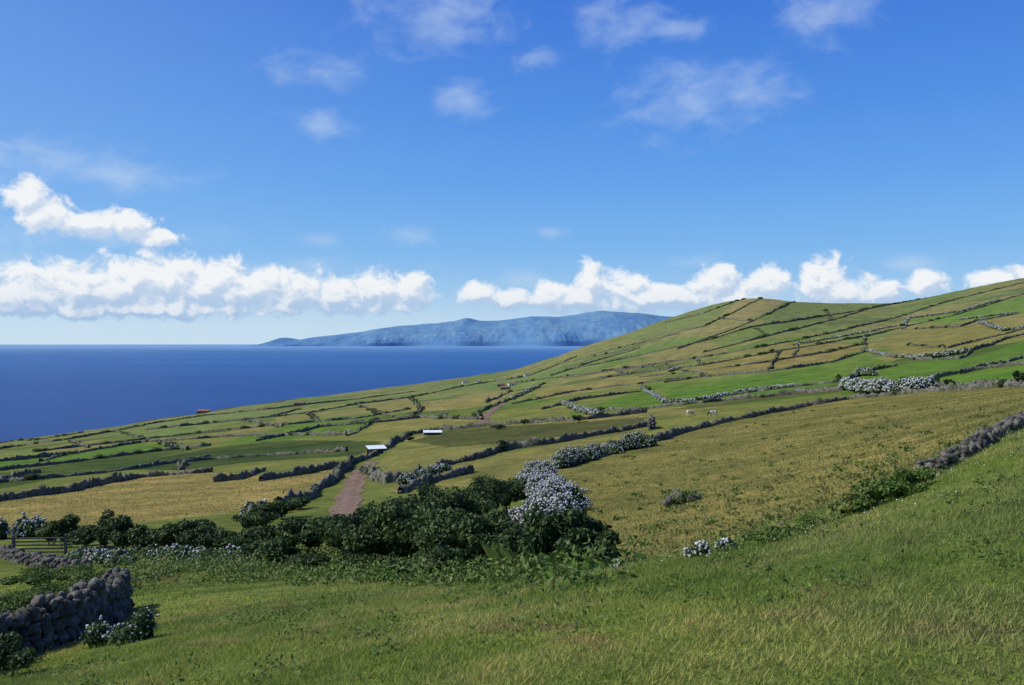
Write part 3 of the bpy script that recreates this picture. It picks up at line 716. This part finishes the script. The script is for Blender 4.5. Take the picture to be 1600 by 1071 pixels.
def make_group(name,ells,nscale,stretch,amp,smin,rough=.6,base=None,det=7,gain=1.):
    gr=bpy.data.node_groups.new(name,'ShaderNodeTree')
    gr.interface.new_socket('V',in_out='INPUT',socket_type='NodeSocketVector'); gr.interface.new_socket('D',in_out='OUTPUT',socket_type='NodeSocketFloat')
    q=NT(gr); gi=q.n.new('NodeGroupInput').outputs[0]; go=q.n.new('NodeGroupOutput')
    cur=None
    for (px,py,rx,ry) in ells:
        a_,e_=ae(px,py); ia,ie=F/rx,F/ry
        ln=q.v('LENGTH',q.v('MULTIPLY_ADD',gi,(ia,ie,0),(-a_*ia,-e_*ie,0)))
        cur=ln if cur is None else q.m('SMOOTH_MIN',cur,ln,smin)
    env=q.m('MULTIPLY',q.m('SUBTRACT',1.,cur),gain)
    env=q.m('MAXIMUM',env,-2.5)
    nv=q.v('MULTIPLY',gi,stretch)
    nz=q.noise(nv,nscale,det,rough,.35)
    D=q.m('MULTIPLY_ADD',q.m('SUBTRACT',nz,.5),amp,env)
    if base is not None:
        sx=q.n.new('ShaderNodeSeparateXYZ'); q.l.new(gi,sx.inputs[0])
        wob=q.m('MULTIPLY_ADD',q.m('SUBTRACT',nz,.5),.02,sx.outputs[1])
        D=q.m('SUBTRACT',D,q.mr(wob,base+.010,base-.02,0.,2.))
    q.l.new(D,go.inputs[0]); return gr
cum=[(-420,440,160,60),(-250,450,150,56),(-100,458,130,54),(30,460,115,50),(110,455,95,50),(190,452,95,54),(265,442,88,50),(330,445,78,46),(400,454,78,42),(460,458,68,42),(530,463,68,40),(590,458,60,40),(640,458,52,36),(200,488,320,32),
 (745,460,38,22),(800,469,54,20),(870,465,52,28),(925,446,38,42),(905,468,76,28),(985,450,38,36),(1010,469,86,30),(1060,465,60,28),(1125,446,36,40),(1150,466,86,28),(1205,447,42,34),(1285,438,42,40),(1320,460,86,30),(1375,455,38,24),(1450,444,32,22),(1550,439,42,18),(1620,430,44,18),(1800,420,120,30),
 (45,312,36,34),(72,335,46,32),(135,350,64,24),(195,350,48,26),(250,370,40,16)]
G1=make_group('cumulus',cum,42.,(1.,1.15,1.),3.3,.3,.6,base=ae(400,497)[1],gain=1.8,det=8)
def grp(G,vec):
    n=t.n.new('ShaderNodeGroup'); n.node_tree=G; t.put(n.inputs[0],vec); return n.outputs[0]
D0=grp(G1,AE); D1=grp(G1,t.v('ADD',AE,(-.005,.008,0)))
ca_=t.m('MULTIPLY',t.mr(D0,-.05,.85),.97)
lit=t.mr(t.m('SUBTRACT',D0,D1),-.5,.6)
hb=t.mr(el,ae(400,500)[1],ae(400,425)[1])
lit=t.m('MULTIPLY_ADD',lit,.68,t.m('MULTIPLY',hb,.40),clamp=True)
ccol=t.mix(lit,(.38,.54,.77),(.90,.92,.94))
wis=[(60,250,140,32),(190,275,110,22),(20,230,90,20),(500,112,80,28),(505,190,55,24),(725,155,50,32),(1080,155,130,60),(1170,140,70,45),(680,28,120,50),(960,28,80,45),(1290,25,70,45),(640,368,48,18),(500,375,44,12),(860,362,34,12),(830,95,36,18),(1088,408,36,14),(1060,48,60,20),(1430,415,44,14),(820,440,60,20),(150,365,150,26),(300,420,330,20)]
G2=make_group('wisps',wis,21.,(1.,1.8,1.),3.0,.3,.58,det=7)
D2=grp(G2,AE); wa=t.m('MULTIPLY',t.mr(D2,-.3,1.6),.44)
rp=t.n.new('ShaderNodeValToRGB'); t.l.new(t.mr(el,-.01,1.0,0,1,False),rp.inputs[0]); R=rp.color_ramp
stops=[(-.01,(.50,.69,.86)),(.012,(.46,.67,.87)),(.05,(.32,.58,.88)),(.10,(.195,.47,.88)),(.17,(.120,.365,.86)),(.25,(.075,.275,.80)),(.36,(.042,.19,.72)),(.9,(.02,.09,.42))]
while len(R.elements)<len(stops): R.elements.new(.5)
for e_,(x_,c_) in zip(R.elements,stops): e_.position=(x_+.01)/1.01; e_.color=(*c_,1)
sc=t.v('MULTIPLY',sky.outputs[0],(.1,.1,.1))
sc=t.mix(.88,sc,rp.outputs[0])
sc=t.mix(t.mr(az,.15,-1.0,0,.22),sc,(.50,.72,.90))
sc=t.mix(wa,sc,(.60,.72,.88))
hzm=t.m('MULTIPLY',t.m('MULTIPLY',t.mr(el,ae(400,420)[1],ae(400,530)[1]),t.mr(az,.3,-.45,.35,1.)),.65)
sc=t.mix(hzm,sc,(.62,.77,.89))
sc=t.mix(ca_,sc,ccol)
t.l.new(sc,bg.inputs[0]); bg.inputs[1].default_value=1.0
# ------------------------------------------------------------------ camera
cd=bpy.data.cameras.new('camera'); cd.sensor_width=36; cd.lens=36*F/1600; cd.clip_start=.1; cd.clip_end=200000
co=bpy.data.objects.new('camera',cd); COL.objects.link(co); co.location=(0,0,ZC); co.rotation_euler=(math.radians(90),0,0); scene.camera=co
print('OBJ',len(bpy.data.objects))
